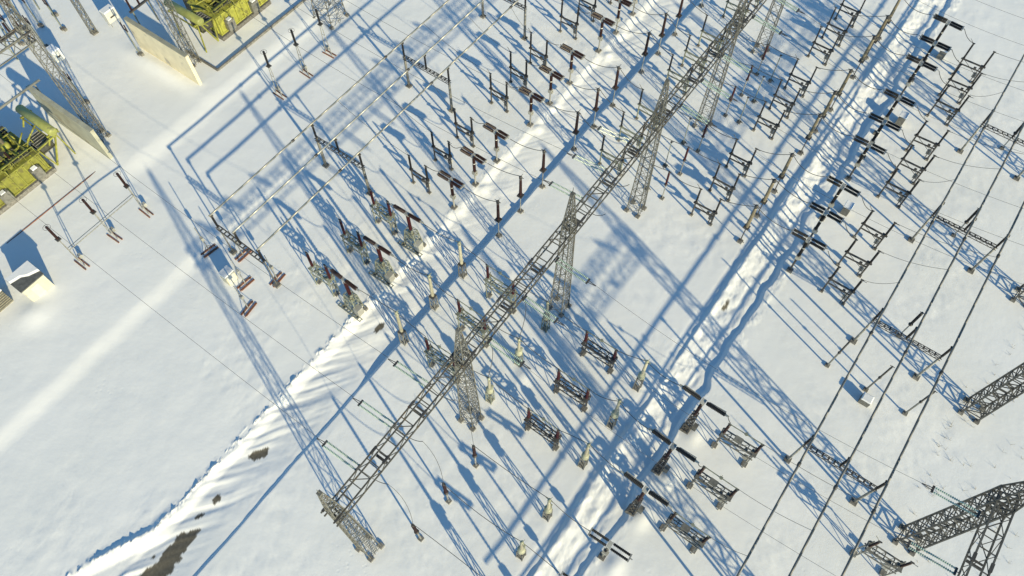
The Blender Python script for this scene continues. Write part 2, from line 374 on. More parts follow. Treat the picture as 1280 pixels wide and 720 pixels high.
t5 = make_tower(12, 17, 1.6, 1.5, .8, .7, 12, 'lattice', .8); t5.location = P(50.6, -66.8, gz(50.6,-66.8)); t5.rotation_euler = (0,0,RZ)
tag(t5, 'wide based grey green lattice tower at the top edge behind the yellow transformer')

# ------------------------------------------------------------------ equipment prototypes (local x across rows, y along rows)
def feet(root, pts, d=.42, h=.35):
    for x, y in pts: MB().box((x, y, .03), (d, d, h), 0, .85).build('foot', M['foot'], root)

def make_disconnector(name, xs, z_rail, z_top, ins, ri, frame, yw=.0, arm=False, motor=True, lower=True, heavy=False, boxc=None):
    """two post insulators on columns joined by steel rails"""
    root = thing(name, 'disconnector'); xa, xb = xs
    fr = MB()
    for dy in ((0,) if not heavy else (-.4, .4)):
        fr.box(((xa+xb)/2, dy, z_rail-.1), (xb-xa+.5, .16 if not heavy else .1, .14))
    for x in (xa, xb): fr.box((x, 0, z_rail-.02), (.32, .4 if not heavy else 1.0, .06))
    if lower:
        fr.box(((xa+xb)/2, .0, z_rail-.85), (xb-xa, .12, .12)); fr.box((xb-.75, .0, z_rail-.72), (.3,.3,.3)); fr.box((xb-.2, .1, z_rail-.3), (.26,.3,.5))
    if heavy:
        for i in range(5):
            x = lerp(xa-.2, xb+.2, i/4); fr.box((x, 0, z_rail-.2), (.08, .8, .08))
            if i < 4: fr.bar((x, -.4, z_rail-.1), (lerp(xa-.2, xb+.2, (i+1)/4), .4, z_rail-.1), .035); fr.bar((x, -.4, z_rail-1.0), (lerp(xa-.2, xb+.2, (i+1)/4), -.4, z_rail-.1), .035)
        for dy in (-.4, .4): fr.box(((xa+xb)/2, dy, z_rail-1.05), (xb-xa+.4, .09, .09))
    fr.build('frame_rail', M[frame], root)
    for x in (xa, xb):
        if heavy:
            cm = MB()
            for dy in (-.4, .4): cm.bar((x, dy, -.2), (x, dy, z_rail), .06)
            for i in range(3): cm.bar((x, -.4, .2+i*z_rail/3), (x, .4, .2+(i+1)*z_rail/3-.2), .03)
        else:
            cm = MB().tube((x, 0, -.2), (x, 0, z_rail-.05), .10, .09, 6)
            if x == xb: cm.tube((x-.32, 0, -.2), (x-.32, 0, z_rail-.4), .05, .05, 5)
        cm.build('column', M[frame], root)
        im = MB().insul((x, 0, z_rail), (x, 0, z_top-.12), ri, .17, 8); io = im.build('post_insulator', M[ins], root)
        cp = MB().tube((x, 0, z_top-.12), (x, 0, z_top+.05), ri*.75, None, 6); cp.box((x, 0, z_top+.08), (.34,.12,.08)); cp.build('terminal_cap', M['dark'], io)
        if heavy: MB().tube((x+.02, .38, z_rail), (x+.02, .38, z_rail+.5), .07, .07, 6).build('drive_rod', M['steel'], root)
    feet(root, [(xa, 0), (xb, 0)], .4 if not heavy else .6)
    if arm:
        am = MB(); zt = z_top+.1; mid = (xa+xb)/2
        am.tube((xa, 0, zt), (xb, 0, zt), .05, None, 5); am.box((mid, 0, zt+.03), (.28,.2,.2)); am.bar((mid,-.2,zt),(mid,.25,zt+.1),.03)
        am.build('contact_arm', M['green'], root)
    else:
        am = MB()                                            # open blades standing up beside each insulator
        am.bar((xa, 0, z_top), (xa-.55, .1, z_top+.45), .03); am.build('contact_arm', M['steel'], root)
        MB().bar((xb, 0, z_top), (xb+.5, -.08, z_top+.12), .03).build('contact_arm', M['steel'], root)
    if motor:
        mm = MB().box((xb-.32, .25, 1.05), (.42,.34,.62)); mm.build('drive_box', M['greybox'], root)
        MB().bar((xb-.32, 0, 1.3), (xa+.2, 0, z_rail-.15), .028).build('link_rod', M[frame], root)
    if boxc:
        MB().box(((xa+xb)/2-.2, .05, z_rail+.25), (.75,.5,.45)).build('control_box', M['steel'], root)
    return root

def make_twin_breaker(ins, z_stand, z_head, half, r, twin, stand='galv', cab=True):
    root = thing('circuit_breaker', 'circuit breaker')
    MB().tube((0,0,-.2), (0,0,z_stand-.35), .11, .11, 6).build('stand_column', M[stand], root)
    hb = MB().box((0,0,z_stand-.18), (.44,.5,.42)); hb.box((.24,0,z_stand-.3),(.2,.3,.3)); hb.build('mechanism_housing', M['greybox'], root)
    io = MB().insul((0,0,z_stand), (0,0,z_head-.2), r*1.05, .17, 8).build('support_insulator', M[ins], root)
    MB().tube((0,0,lerp(z_stand,z_head,.48)),(0,0,lerp(z_stand,z_head,.53)), r*.95, None, 8).build('joint_flange', M['white'], io)
    hd = MB(); hd.box((0,0,z_head-.08), (.36,.62 if twin else .34,.3)); hd.build('head_casting', M['greybox'], root)
    ys = (-.235,.235) if twin else (0,)
    for sx in (-1,1):
        ch = MB()
        for y in ys: ch.insul((sx*.22,y,z_head), (sx*(.22+half),y,z_head-.02), r*1.12, .15, 8, .7)
        co = ch.build('interrupter_chamber', M[ins], root)
        e = MB().box((sx*(.29+half),0,z_head), (.12,.74 if twin else .3,.22)); e.tube((sx*(.3+half),0,z_head),(sx*(.55+half),0,z_head+.05),.05,None,5); e.build('end_plate', M['alu'], co)
    if cab:
        cb = MB().box((.95,.05,.75), (.62,.8,.95)); c = cb.build('control_cabinet', M['cream'], root)
        MB().box((.95,.05,1.30), (.68,.86,.16), 0, .9).build('snow_cap', M['snowcap'], c)
        pp = MB(); pts = [(.12,.05,z_stand-.4),(.3,.1,1.9),(.55,.25,1.65),(.8,.2,1.3)]; pp.path(pts,.035); pp.build('cable_duct', M['dark'], root)
    feet(root, [(0,0)], .7, .4)
    return root

def make_old_breaker():
    root = thing('circuit_breaker', 'circuit breaker'); zs, zh = 3.1, 6.1
    legs = [MB() for _ in range(4)]; br = MB()
    stations(legs, br, [((0,0,-.2),.95,.6),((0,0,1.0),.8,.52),((0,0,2.1),.66,.45),((0,0,zs-.1),.55,.4)], .06, .035)
    for l in legs: l.build('leg', M['green'], root)
    br.build('lattice_bracing', M['green'], root)
    tk = MB().lathe((-.1,-.0,1.55),( -.1,0,2.75),[(0,.24),(.1,.3),(.9,.3),(1,.24)],10); tk.build('air_tank', M['green'], root)
    MB().box((.95,-.25,.95),(.7,.75,1.2)).build('control_cabinet', M['greybox'], root)
    lad = MB()
    for y in (-.95,-.6): lad.bar((-1.6,y,.25),(1.7,y,.25),.05)
    for i in range(9): lad.box((lerp(-1.5,1.6,i/8),-.775,.27),(.07,.4,.06))
    lad.build('cable_rack', M['green'], root)
    MB().insul((0,0,zs),(0,0,zh-.25),.2,.18,8).build('support_insulator', M['red'], root)
    MB().box((0,0,zh-.1),(.5,.34,.36)).build('head_casting', M['alu'], root)
    for sx in (-1,1):
        o = MB().insul((sx*.25,0,zh),(sx*1.75,0,zh),.235,.15,8,.78).build('interrupter_chamber', M['brown'], root)
        e = MB().tube((sx*1.75,0,zh),(sx*2.15,0,zh),.13,.1,6); e.build('end_plate', M['alu'], o)
    feet(root, [(sx*.95,sy*.6) for sx in (-1,1) for sy in (-1,1)], .4)
    return root

def make_bar_breaker():
    root = thing('circuit_breaker', 'circuit breaker'); zs, zh = 4.6, 7.9
    legs = [MB() for _ in range(4)]; br = MB()
    stations(legs, br, [((0,0,lerp(-.2,zs,i/5)),lerp(.36,.22,i/5),lerp(.32,.2,i/5)) for i in range(6)], .07, .04)
    for l in legs: l.build('leg', M['dark'], root)
    br.build('lattice_bracing', M['dark'], root)
    MB().box((.62,.3,1.0),(.45,.5,.9)).build('control_cabinet', M['steel'], root)
    MB().insul((0,-.16,zs),(0,-.16,zh-.3),.17,.18,8).build('support_insulator', M['brown'], root)
    MB().tube((0,.2,zs),(0,.2,zh-.3),.1,.1,6).build('drive_tube', M['green'], root)
    MB().box((0,0,zh-.12),(.42,.5,.28)).build('head_casting', M['greybox'], root)
    for sx in (-1,1):
        o = MB().insul((sx*.3,0,zh),(sx*2.15,0,zh+.12),.21,.15,8,.8).build('interrupter_chamber', M['black'], root)
        MB().tube((sx*2.15,0,zh+.12),(sx*2.5,0,zh+.14),.11,.08,6).build('end_plate', M['alu'], o)
        MB().bar((sx*.5,.22,zh+.02),(sx*2.1,.26,zh+.14),.045).build('grading_capacitor', M['greybox'], o)
    feet(root, [(0,0)], 1.0, .3)
    return root

def make_current_transformer(ins, z0, z1, slim, tank=False, stand='galv', r=.24):
    root = thing('instrument_transformer', 'instrument transformer')
    if slim:
        MB().tube((0,0,-.2),(0,0,z0-.15),.06,.06,6).build('stand_column', M[stand], root)
        MB().tube((.5,.1,-.1),(.02,0,.7),.03,.03,5).build('stay_rod', M['dark'], root)
    else:
        fr = MB()
        for sx in (-1,1):
            for sy in (-1,1): fr.bar((sx*.32,sy*.3,-.2),(sx*.28,sy*.26,z0-.1),.055)
        for i in range(3):
            a, b = i*z0/3, (i+1)*z0/3-.1
            for sx in (-1,1): fr.bar((sx*.3,-.28,a),(sx*.3,.28,b),.03)
            for sy in (-1,1): fr.bar((-.3,sy*.28,b),(.3,sy*.28,a),.03)
        fr.build('lattice_stand', M[stand], root)
    MB().box((0,0,z0),(.62,.62,.16)).build('base_plate', M['dark'], root)
    zt = z0+.1
    if tank:
        tk = MB().lathe((0,0,zt),(0,0,zt+.85),[(0,.30),(.1,.38),(.85,.36),(1,.28)],10); tk.box((0,.4,zt+.4),(.26,.24,.35)); tk.build('oil_tank', M['celadon'], root); zt += .85
    MB().insul((0,0,zt),(0,0,z1-.45),r,.16,8,.72,.82).build('porcelain_insulator', M[ins], root)
    hd = MB().lathe((0,0,z1-.45),(0,0,z1),[(0,r*.8),(.25,r*1.0),(.8,r*.95),(1,r*.5)],8)
    hd.bar((-.38,0,z1-.1),(.38,0,z1-.1),.04); hd.bar((0,0,z1),(.12,.26,z1+.22),.028); hd.bar((0,0,z1-.2),(.3,-.25,z1-.05),.028)
    hd.build('head_cap', M['dark' if slim else 'celadon'], root)
    feet(root, [(0,0)], .62, .4)
    return root

def make_post(ins, z0, z1, r=.14, stand='galv', name='post_insulator', cat='post insulator', rs=.065):
    root = thing(name, cat)
    MB().tube((0,0,-.2),(0,0,z0),rs,rs,6).build('stand_column', M[stand], root)
    MB().tube((0,0,z0-.06),(0,0,z0+.06),r*1.5,None,8).build('base_flange', M['dark'], root)
    MB().insul((0,0,z0+.06),(0,0,z1-.1),r,.17,8).build('insulator_body', M[ins], root)
    c = MB().tube((0,0,z1-.1),(0,0,z1+.05),r*.8,None,6); c.bar((-.22,0,z1+.02),(.22,0,z1+.02),.035); c.build('terminal_cap', M['dark'], root)
    feet(root, [(0,0)], .5, .35)
    return root
def make_thin_pole(h):
    root = thing('support_pole', 'pole')
    MB().tube((0,0,-.2),(0,0,h),.055,.05,6).build('pole_shaft', M['green'], root)
    t_ = MB().box((0,0,h),(.22,.22,.1)); t_.bar((0,0,h),(.25,.1,h+.1),.03); t_.build('top_plate', M['dark'], root)
    b_ = MB(); b_.bar((.55,.15,-.05),(0,0,.45),.035); b_.bar((.1,-.5,-.05),(0,0,.45),.035); b_.build('base_strut', M['dark'], root)
    feet(root, [(0,0)], .55, .3)
    return root

REG = {}
def reg(key, placed, short):
    for o, s, t, i in placed: REG.setdefault(key, []).append((o, s, t, i, short))
ALT = 'counted from the bottom'
def put(key, proto, spots, noun, where, group, short): reg(key, row(proto, spots, noun, where, group), short)

# --- left block, between the pipes and the rippled road
put('dl0', make_disconnector('disconnector', (-1.25,1.25), 3.4, 6.0, 'red', .15, 'green', heavy=True), [(s,-38.9) for s in PH[-1]], 'red post disconnector on a heavy frame', 'left of the rippled road, nearest three', 'heavy disconnectors left of the road', 'heavy left disconnector')
put('dl', make_disconnector('disconnector', (-1.2,1.2), 2.6, 5.0, 'black', .13, 'dark'), [(s,-39.2) for s in phs(0,1,2)], 'black two post disconnector counting upward', 'in the row under the pipes', 'black disconnectors left of the road', 'left black disconnector')
put('bl0', make_old_breaker(), [(s,-34.9) for s in PH[-1]], 'brown single bar breaker on lattice stand', 'at the left verge of the road', 'single bar breakers by the road', 'single bar breaker')
put('bl', make_twin_breaker('brown', 2.45, 5.3, 1.3, .18, True, 'galv', False), [(s,-34.4) for s in phs(0,1,2)], 'brown twin bar breaker counting upward', 'along the left verge of the road', 'twin bar breakers by the road', 'brown twin breaker')
put('ct0', make_current_transformer('cream', 2.6, 6.9, False, False, 'steel', .2), [(s,-28.1) for s in PH[-1]], 'cream instrument transformer counting upward', 'at the right verge of the road', 'cream transformers by the road', 'roadside cream transformer')
put('ct', make_current_transformer('brown', 3.15, 6.6, True, False, 'galv', .19), [(s,-28.0) for s in phs(0,1,2)]+[(81.5,-27.8)], 'brown slim instrument transformer counting upward', 'on the right verge of the road', 'brown transformers by the road', 'roadside brown transformer')
# --- strip between road and beam
put('di0', make_disconnector('disconnector', (-1.6,1.6), 3.9, 6.3, 'red', .15, 'green', arm=True, heavy=True), [(s-.2,-22.7) for s in PH[-1]], 'red post disconnector with closed arm', 'between the road and the gantry beam', 'red disconnectors by the gantry', 'gantry disconnector')
put('di', make_disconnector('disconnector', (-1.4,1.4), 2.6, 5.0, 'black', .12, 'green', heavy=False), [(s,-23.0) for s in phs(1,2)]+[(81.5,-23.0),(85.7,-23.0)], 'thin black disconnector counting upward', 'between the road and far gantry beam', 'thin disconnectors by the gantry', 'thin gantry disconnector')
put('vt', make_current_transformer('cream', 2.5, 6.0, False, True, 'green', .17), [(s+.1,-17.2) for s in PH[-1]], 'cream voltage transformer with tank', 'right beneath the gantry beam', 'voltage transformers under the beam', 'tank transformer')
put('rp', make_post('red', 2.7, 5.0, .13), [(s,-15.9) for s in phs(1,2)], 'red post insulator counting upward', 'on a thin pole right of the gantry', 'red posts right of the gantry', 'red post')
row(make_thin_pole(4.3), [(s+.1,-18.0) for s in PH[1]]+[(s,-14.1) for s in PH[2]], 'thin grey green pole counting upward', 'beside the far gantry towers', 'thin poles by the gantry')
put('lp', make_post('brown', 3.4, 6.3, .16, 'galv', 'post_insulator', 'post insulator', .09), [(s,-14.3) for s in PH[-2]], 'lone brown post insulator counting upward', 'on open snow below the beam end', 'posts below the beam end', 'lone brown post')
# --- right of the beam
put('dm0', make_disconnector('disconnector', (-1.65,1.65), 3.0, 5.2, 'red', .15, 'dark', arm=True, heavy=True), [(s,-10.8) for s in PH[-1]], 'red post disconnector on dark frame', 'midway between beam and service road', 'dark framed disconnectors', 'dark framed disconnector')
put('dm', make_disconnector('disconnector', (-1.2,1.2), 2.5, 4.9, 'black', .11, 'dark'), [(s,-10.8) for s in phs(1,2,3)], 'black disconnector with crossbars counting upward', 'left of the service road', 'crossbar disconnectors', 'crossbar disconnector')
put('cc0', make_current_transformer('cream', 2.9, 7.0, False, True, 'steel', .18), [(s,-6.1) for s in phs(-2,-1)], 'cream tank transformer counting upward', 'along the service road, near half', 'near cream transformers by the service road', 'service road transformer')
put('cc', make_current_transformer('tan', 2.9, 6.9, True, False, 'dark', .22), [(s,-5.9) for s in phs(1,2,3)], 'tan column transformer counting upward', 'along the service road, far half', 'tan transformers by the service road', 'tan transformer')
put('br1', make_twin_breaker('black', 2.8, 5.9, 1.6, .125, True, 'steel', False), [(s,-.1) for s in PH[-2]], 'black twin bar breaker on short stand counting upward', 'at the bottom edge', 'short black twin breakers', 'short twin breaker')
put('br0', make_bar_breaker(), [(19.0,-.1),(23.6,-.1),(28.7,0)], 'long black bar breaker counting upward', 'right of the service road, near half', 'long bar breakers', 'long bar breaker')
put('br', make_twin_breaker('black', 3.0, 6.2, 1.5, .17, True, 'dark', False), [(s-.2,.25) for s in phs(1,2,3)], 'black twin bar breaker counting upward', 'right of the service road, far half', 'black twin breakers', 'black twin breaker')
put('dr0', make_disconnector('disconnector', (-1.6,1.6), 3.9, 6.2, 'brown', .14, 'steel', arm=True, heavy=True, boxc=True), [(s-.5,4.6) for s in PH[-1]], 'brown post disconnector with grey box', 'in the lower right rows', 'boxed disconnectors', 'boxed disconnector')
put('dr', make_disconnector('disconnector', (-1.25,1.25), 2.8, 5.1, 'black', .13, 'dark'), [(s-.5,5.4) for s in phs(1,2,3)], 'black disconnector counting upward', 'between black breakers and right pipes', 'right hand disconnectors', 'right black disconnector')
o = make_disconnector('disconnector', (-1.4,1.4), 3.6, 5.6, 'brown', .13, 'steel', heavy=True); o.location = P(27.5, 19.4, 0); o.rotation_euler = (0,0,RZ)
tag(o, 'brown post disconnector at the bottom edge beneath the lower right tower')
put('rq', make_post('black', 2.8, 5.3, .15, 'galv'), [(50.4,12.9),(65.8,13.0),(81.3,13.3)], 'single black post insulator counting upward', 'beneath the middle right pipe', 'single posts under the right pipes', 'single black post')
put('tri', make_post('dark', 3.3, 6.0, .10, 'steel', 'grey_post', 'post', .09), [(43.0,8.3),(42.9,12.5),(42.8,16.7)], 'grey steel post from the left', 'on open snow under the right pipes', 'grey posts under the right pipes', 'grey post')

# ------------------------------------------------------------------ busbar portals and pipes
def make_portal(ts, zc, z_top, ins, cmat, rc=.2):
    root = thing('busbar_portal', 'busbar support'); w = ts[-1]-ts[0]; x0 = -w/2
    for x in (-w/2, w/2):
        MB().tube((x,0,-.2),(x,0,zc),rc,rc*.86,8).build('column', M[cmat], root)
    bmh = MB()
    for dy in (-.2,.2):
        for dz in (-.16,.16): bmh.box((0,dy,zc-.1+dz),(w+.3,.055,.055))
    n = 12
    for i in range(n+1):
        x = lerp(-w/2, w/2, i/n); bmh.box((x,0,zc+.06),(.16,.4,.05))
        if i < n:
            x2 = lerp(-w/2, w/2, (i+1)/n)
            for dy in (-.2,.2): bmh.bar((x,dy,zc-.26 if i%2 else zc+.06),(x2,dy,zc+.06 if i%2 else zc-.26),.024)
    bmh.build('lattice_crossbeam', M['dark'], root)
    for t in ts:
        x = t-ts[0]-w/2
        io = MB().insul((x,0,zc+.12),(x,0,z_top-.15),.13,.17,8).build('post_insulator', M[ins], root)
        MB().box((x,0,z_top-.08),(.3,.3,.16)).build('pipe_clamp', M['dark'], io)
    feet(root, [(-w/2,0),(w/2,0)], .7, .4)
    return root
TR = (9.4,12.75,16.15); TLp = (-50.35,-46.95,-43.5)
row(make_portal(TR, 5.0, 7.22, 'black', 'galv', .13), [(s, sum((TR[0],TR[2]))/2) for s in (16.6,31.8,47.1,62.5,77.8)], 'black busbar portal counting upward', 'under the three right pipes', 'portals under the right pipes', .2)
row(make_portal(TLp, 5.0, 7.2, 'black', 'steel', .18), [(s, -46.92) for s in (31.9,47.3,62.6,78.0)], 'grey busbar portal counting upward', 'under the three left pipes', 'portals under the left pipes', .2)
def pipe(t, s0, s1, z, r, m, label, group, sag=.0):
    mb = MB(); n = 40; pts = []
    for i in range(n+1):
        y = (s1-s0)*i/n; pts.append((0, y, -sag*abs(math.sin(math.pi*y/15.3))))
    mb.path(pts, r, 8)
    o = mb.build('busbar_pipe', m); o.location = P(s0, t, z); o.rotation_euler = (0,0,RZ)
    for k in range(int((s1-s0)/15.3)):
        j = MB().tube((0,15.3*k+12,-.02),(0,15.3*k+12.35,-.02),r*1.5,None,8).build('pipe_joint', M['dark'], o)
    return tag(o, label, 'busbar pipe', group)
for i, t in enumerate(TR): pipe(t, 1.3, 94.5, 7.3, .105, M['tubed'], f'{("left","middle","right")[i]} one of three dark busbar pipes crossing the right side', 'right busbar pipes', .04)
for i, t in enumerate(TLp): pipe(t, 16.8, 112, 7.3, .10, M['alu'], f'{("upper left","middle","lower right")[i]} one of three pale busbar pipes over the left rows', 'left busbar pipes', .03)

# left ends of the pale pipes: three insulators on a low portal, posts with timber sleds, cabinet
row(make_portal(TLp, 5.0, 7.2, 'black', 'steel', .08), [(17.0,-46.92)], 'end busbar portal carrying the left ends', 'of the three pale pipes', '')
def make_sled_post(h, dev):
    root = thing('sled_post', 'post')
    MB().tube((0,0,0),(0,0,h),.06,.05,6).build('pole_shaft', M['galv'], root)
    for x in (-.22,.22): MB().box((x*1.2,0,.05),(.2,1.9,.16)).build('timber_sled', M['wood'], root)
    d = MB().box((.1,0,h*.55),(.34,.3,.5)); d.build('device_box', M['greybox'], root)
    if dev: MB().insul((0,0,h),(0,0,h+1.2),.1,.15,8).build('insulator_body', M['brown'], root)
    st_ = MB(); st_.bar((0,.8,.1),(0,0,1.1),.035); st_.bar((0,-.8,.1),(0,0,1.1),.035); st_.build('stay_rod', M['dark'], root)
    return root
row(make_sled_post(5.0, False), [(13.0,-43.9),(17.4,-44.0),(15.0,-46.4),(17.4,-49.2)], 'thin post on brown timber sleds counting upward', 'below the left pipe ends', 'sled posts by the pipe ends', 8)
row(make_sled_post(4.6, False), [(15.6,-52.6)], 'thin post with snowy forked foot', 'leftmost below the pipe ends', '', 8)
cb = thing('control_cabinet', 'cabinet', 14.4, -48.0, gz(14.4,-48.0), 'cream control cabinet among the posts at the left pipe ends')
MB().box((0,0,.85),(1.0,1.2,1.7)).build('cabinet_body', M['cream'], cb); MB().box((0,0,1.77),(1.1,1.3,.14),0,.92).build('snow_cap', M['snowcap'], cb); MB().box((.51,0,.85),(.03,1.0,1.4)).build('door', M['white'], cb)
cb = thing('control_cabinet', 'cabinet', 41.6, 12.9, 0, 'small grey cabinet alone on the snow under the right pipes')
MB().box((0,0,.5),(1.0,.9,.9)).build('cabinet_body', M['steel'], cb); MB().box((0,0,1.0),(1.05,.95,.1),0,.8).build('snow_cap', M['snowcap'], cb); MB().box((.51,0,.5),(.03,.7,.7)).build('door', M['greybox'], cb)

for i, (s_, t_) in enumerate(((61.6,1.9),(77.9,1.8),(91.4,1.8))):
    cb = thing('control_cabinet', 'cabinet', s_, t_, gz(s_, t_), f'{ORD[i]} small grey cabinet counting upward at the foot of the black twin breakers', 'cabinets by the black breakers')
    MB().box((0,0,.75),(.8,1.0,1.3)).build('cabinet_body', M['steel'], cb); MB().box((0,0,1.47),(.9,1.1,.14),0,.9).build('snow_cap', M['snowcap'], cb); MB().box((.41,0,.75),(.03,.8,1.1)).build('door', M['greybox'], cb)
# dead weeds poking through the snow at the right edge
wd = MB()
for k in range(190):
    s_ = random.uniform(27, 66); t_ = 20.5+random.random()**1.5*14
    if s_ > 55: t_ += 2
    x0, y0, _ = P(s_, t_); z0 = gz(s_, t_) if k % 6 == 0 else .0
    for q in range(random.randint(2, 5)):
        a = random.uniform(0, 6.28); l = random.uniform(.15,.5); wd.bar((x0,y0,z0-.05),(x0+math.cos(a)*l*.6,y0+math.sin(a)*l*.6,z0+l*.7),.008)
tag(wd.build('dry_weeds', M['weed']), 'thin dry weeds poking through the snow at the right edge', kind='stuff')

# ------------------------------------------------------------------ strings and wires
def make_string(L=3.6):
    root = thing('insulator_string', 'insulator string')
    for y in (-.2,.2):
        MB().insul((-.35,y,-.1),(-L,y,-.45),.105,.15,8,.45).build('glass_discs', M['glass'], root)
    for x, z in ((-.25,-.08),(-L-.1,-.46)): MB().box((x,0,z),(.16,.6,.08)).build('yoke_plate', M['dark'], root)
    MB().bar((0,0,0),(-.3,0,-.08),.035).build('clamp_rod', M['dark'], root)
    e = MB(); e.bar((-L-.1,-.1,-.46),(-L-.9,-.05,-.52),.035); e.bar((-L-.1,.1,-.46),(-L-.9,-.02,-.52),.035); e.build('clamp_rod', M['dark'], root)
    return root
ls = row(make_string(), [(s,-18.1) for s in phs(-2,0)], 'green glass double string counting upward', 'on the left side of the gantry beam', 'glass strings left of the beam', 1)
for o, s, t, i in ls: o.location.z = 14.9
rs = row(make_string(3.4), [(s,-16.9) for s in phs(-1,1,2,3)], 'green glass double string counting upward', 'on the right side of the gantry beam', 'glass strings right of the beam', 1)
for o, s, t, i in rs: o.location.z = 14.9; o.rotation_euler.z += math.pi
re_ = row(make_string(3.4), [(s,20.7) for s in PH[-1]], 'green glass string counting upward', 'on the lower right gantry beam', 'glass strings at the lower right', 1)
for o, s, t, i in re_: o.location.z = 15.2

def wire(a, b, sag, label, group, r=.034, n=10, name='jumper_wire', cat='wire', side=0.0):
    """a, b: (s, t, z)"""
    mb = MB(); pts = []
    for i in range(n+1):
        k = i/n; q = 4*k*(1-k)
        pts.append((lerp(0, b[1]-a[1], k), lerp(0, b[0]-a[0], k)+side*q, lerp(0, b[2]-a[2], k)-sag*q))
    mb.path(pts, r, 4); o = mb.build(name, M['wire']); o.location = P(*a); o.rotation_euler = (0,0,RZ)
    return tag(o, label, cat, group)
def link(ka, xa, za, kb, xb, zb, sag, group):
    for oa, sa, ta, ia, na in REG[ka]:
        for ob, sb, tb, ib, nb in REG[kb]:
            if abs(sa-sb) < 1.3:
                wire((sa, ta+xa, za), (sb, tb+xb, zb), sag*random.uniform(.7,1.3), f'thin slack wire from {ORD[ia]} {na} to {ORD[ib]} {nb}', group, side=random.uniform(-.15,.15))
link('dl0',1.25,6.1,'bl0',-2.1,6.1,.3,'wires left of the road')
link('dl',1.2,5.1,'bl',-1.9,5.3,.35,'wires left of the road')
link('bl0',2.1,6.1,'ct0',0,6.9,.45,'wires over the road')
link('bl',1.9,5.3,'ct',0,6.5,.5,'wires over the road')
link('ct0',.2,6.8,'di0',-1.6,6.4,.3,'wires beside the gantry')
link('ct',.2,6.5,'di',-1.4,5.1,.5,'wires beside the gantry')
link('di0',1.6,6.4,'vt',0,6.0,.4,'wires below the gantry')
link('di',1.4,5.1,'rp',0,5.0,.5,'wires below the gantry')
link('vt',0,6.0,'dm0',-1.65,5.3,.4,'wires right of the gantry')
link('rp',0,5.0,'dm',-1.2,5.0,.3,'wires right of the gantry')
link('dm0',1.65,5.3,'cc0',0,6.9,.3,'wires left of the service road')
link('dm',1.2,5.0,'cc',0,6.8,.3,'wires left of the service road')
link('lp',0,6.4,'cc0',0,6.9,.6,'wires left of the service road')
link('cc0',0,6.9,'br0',-2.4,8.0,.4,'wires over the service road')
link('cc',0,6.8,'br',-2.1,6.2,.6,'wires over the service road')
link('cc0',0,6.9,'br1',-2.2,5.9,.4,'wires over the service road')
link('br0',2.4,8.0,'dr0',-1.6,6.3,.3,'wires right of the service road')
link('br',2.1,6.2,'dr',-1.25,5.2,.3,'wires right of the service road')
for key, z, tx_, dz in (('dr',5.2,TR,7.25),('dr0',6.3,TR,7.25)):
    for o, s, t, i, nm in REG[key]:
        k = i % 3
        wire((s, t+(1.25 if key=='dr' else 1.6), z), (s+.2, tx_[k], dz), .5, f'thin wire rising from {ORD[i]} {nm} to the dark pipes', 'wires to the right pipes', .02)
for o, s, t, i, nm in REG['dl']:
    wire((s, t-1.2, 5.0), (s+.1, TLp[i%3], 7.2), .5, f'thin wire rising from {ORD[i]} {nm} to the pale pipes', 'wires to the left pipes', .02)
for n_, (o, s, t, i) in enumerate(ls):
    tend = -74.6
    if n_ < 3: wire((s,-22.6,14.4),(s+.3,tend,15.9),1.9,f'{ORD[n_]} long overhead wire from the near beam end to the left transformer','long overhead wires to the left transformer',.017,24,'overhead_wire')
    else: wire((s,-22.6,14.4),(s+.4,tend,14.5),1.9,f'{ORD[n_-3]} long overhead wire from the beam middle to the top transformer','long overhead wires to the top transformer',.016,24,'overhead_wire')
    wire((s,-18.3,14.8),(s+.5,-16.0,14.0),1.1,f'{ORD[n_]} green jumper loop counting upward under the gantry beam','jumper loops under the beam',.03,10,'jumper_loop')
for n_, (o, s, t, i) in enumerate(rs):
    wire((s,-12.6,14.4),(s+.1,16.6 if n_<3 else 18.0,14.6),1.7,f'{ORD[n_]} overhead line wire counting upward right of the gantry beam','overhead line wires',.013,24,'overhead_wire')
    if n_ < 3:
        wire((s,-16.6,14.3),(s+.1,-17.2,6.1),-.2,f'{ORD[n_]} hanging dropper wire at a tank transformer','dropper wires',.03,8,'dropper_wire',side=.5)
for n_, s in enumerate(PH[-2]):
    wire((s+.5,-16.0,14.0),(s,-14.3,6.3),.4,f'{ORD[n_]} dropper wire down to a lone brown post','dropper wires to lone posts',.02,8,'dropper_wire',side=.4)

# ------------------------------------------------------------------ transformer yard, top left
def make_arrester(ins):
    root = thing('surge_arrester', 'surge arrester'); z0, z1 = 4.9, 7.2
    st_ = MB(); st_.bar((-.55,0,0),(-.12,0,z0),.05); st_.bar((.55,0,0),(.12,0,z0),.05)
    for i in range(3): zz = 1+i*1.1; w = lerp(.55,.12,zz/z0); st_.bar((-w,0,zz),(w,0,zz),.03)
    st_.build('frame_leg', M['galv'], root)
    MB().box((0,0,z0),(.5,.5,.12)).build('base_plate', M['dark'], root)
    MB().insul((0,0,z0+.1),(0,0,z1),.15,.17,8).build('insulator_body', M[ins], root)
    rg = MB(); pts = [(.38*math.cos(a),.38*math.sin(a),z1-.1) for a in [k*math.pi/5 for k in range(11)]]; rg.path(pts,.018,4); rg.bar((-.38,0,z1-.1),(.38,0,z1-.1),.02); rg.build('grading_ring', M['dark'], root)
    for y in (-.25,.25): MB().box((.1,y,.05),(1.9,.14,.16)).build('timber_sled', M['wood'], root)
    MB().box((-.5,.45,.5),(.4,.35,.5)).build('counter_box', M['greybox'], root)
    return root
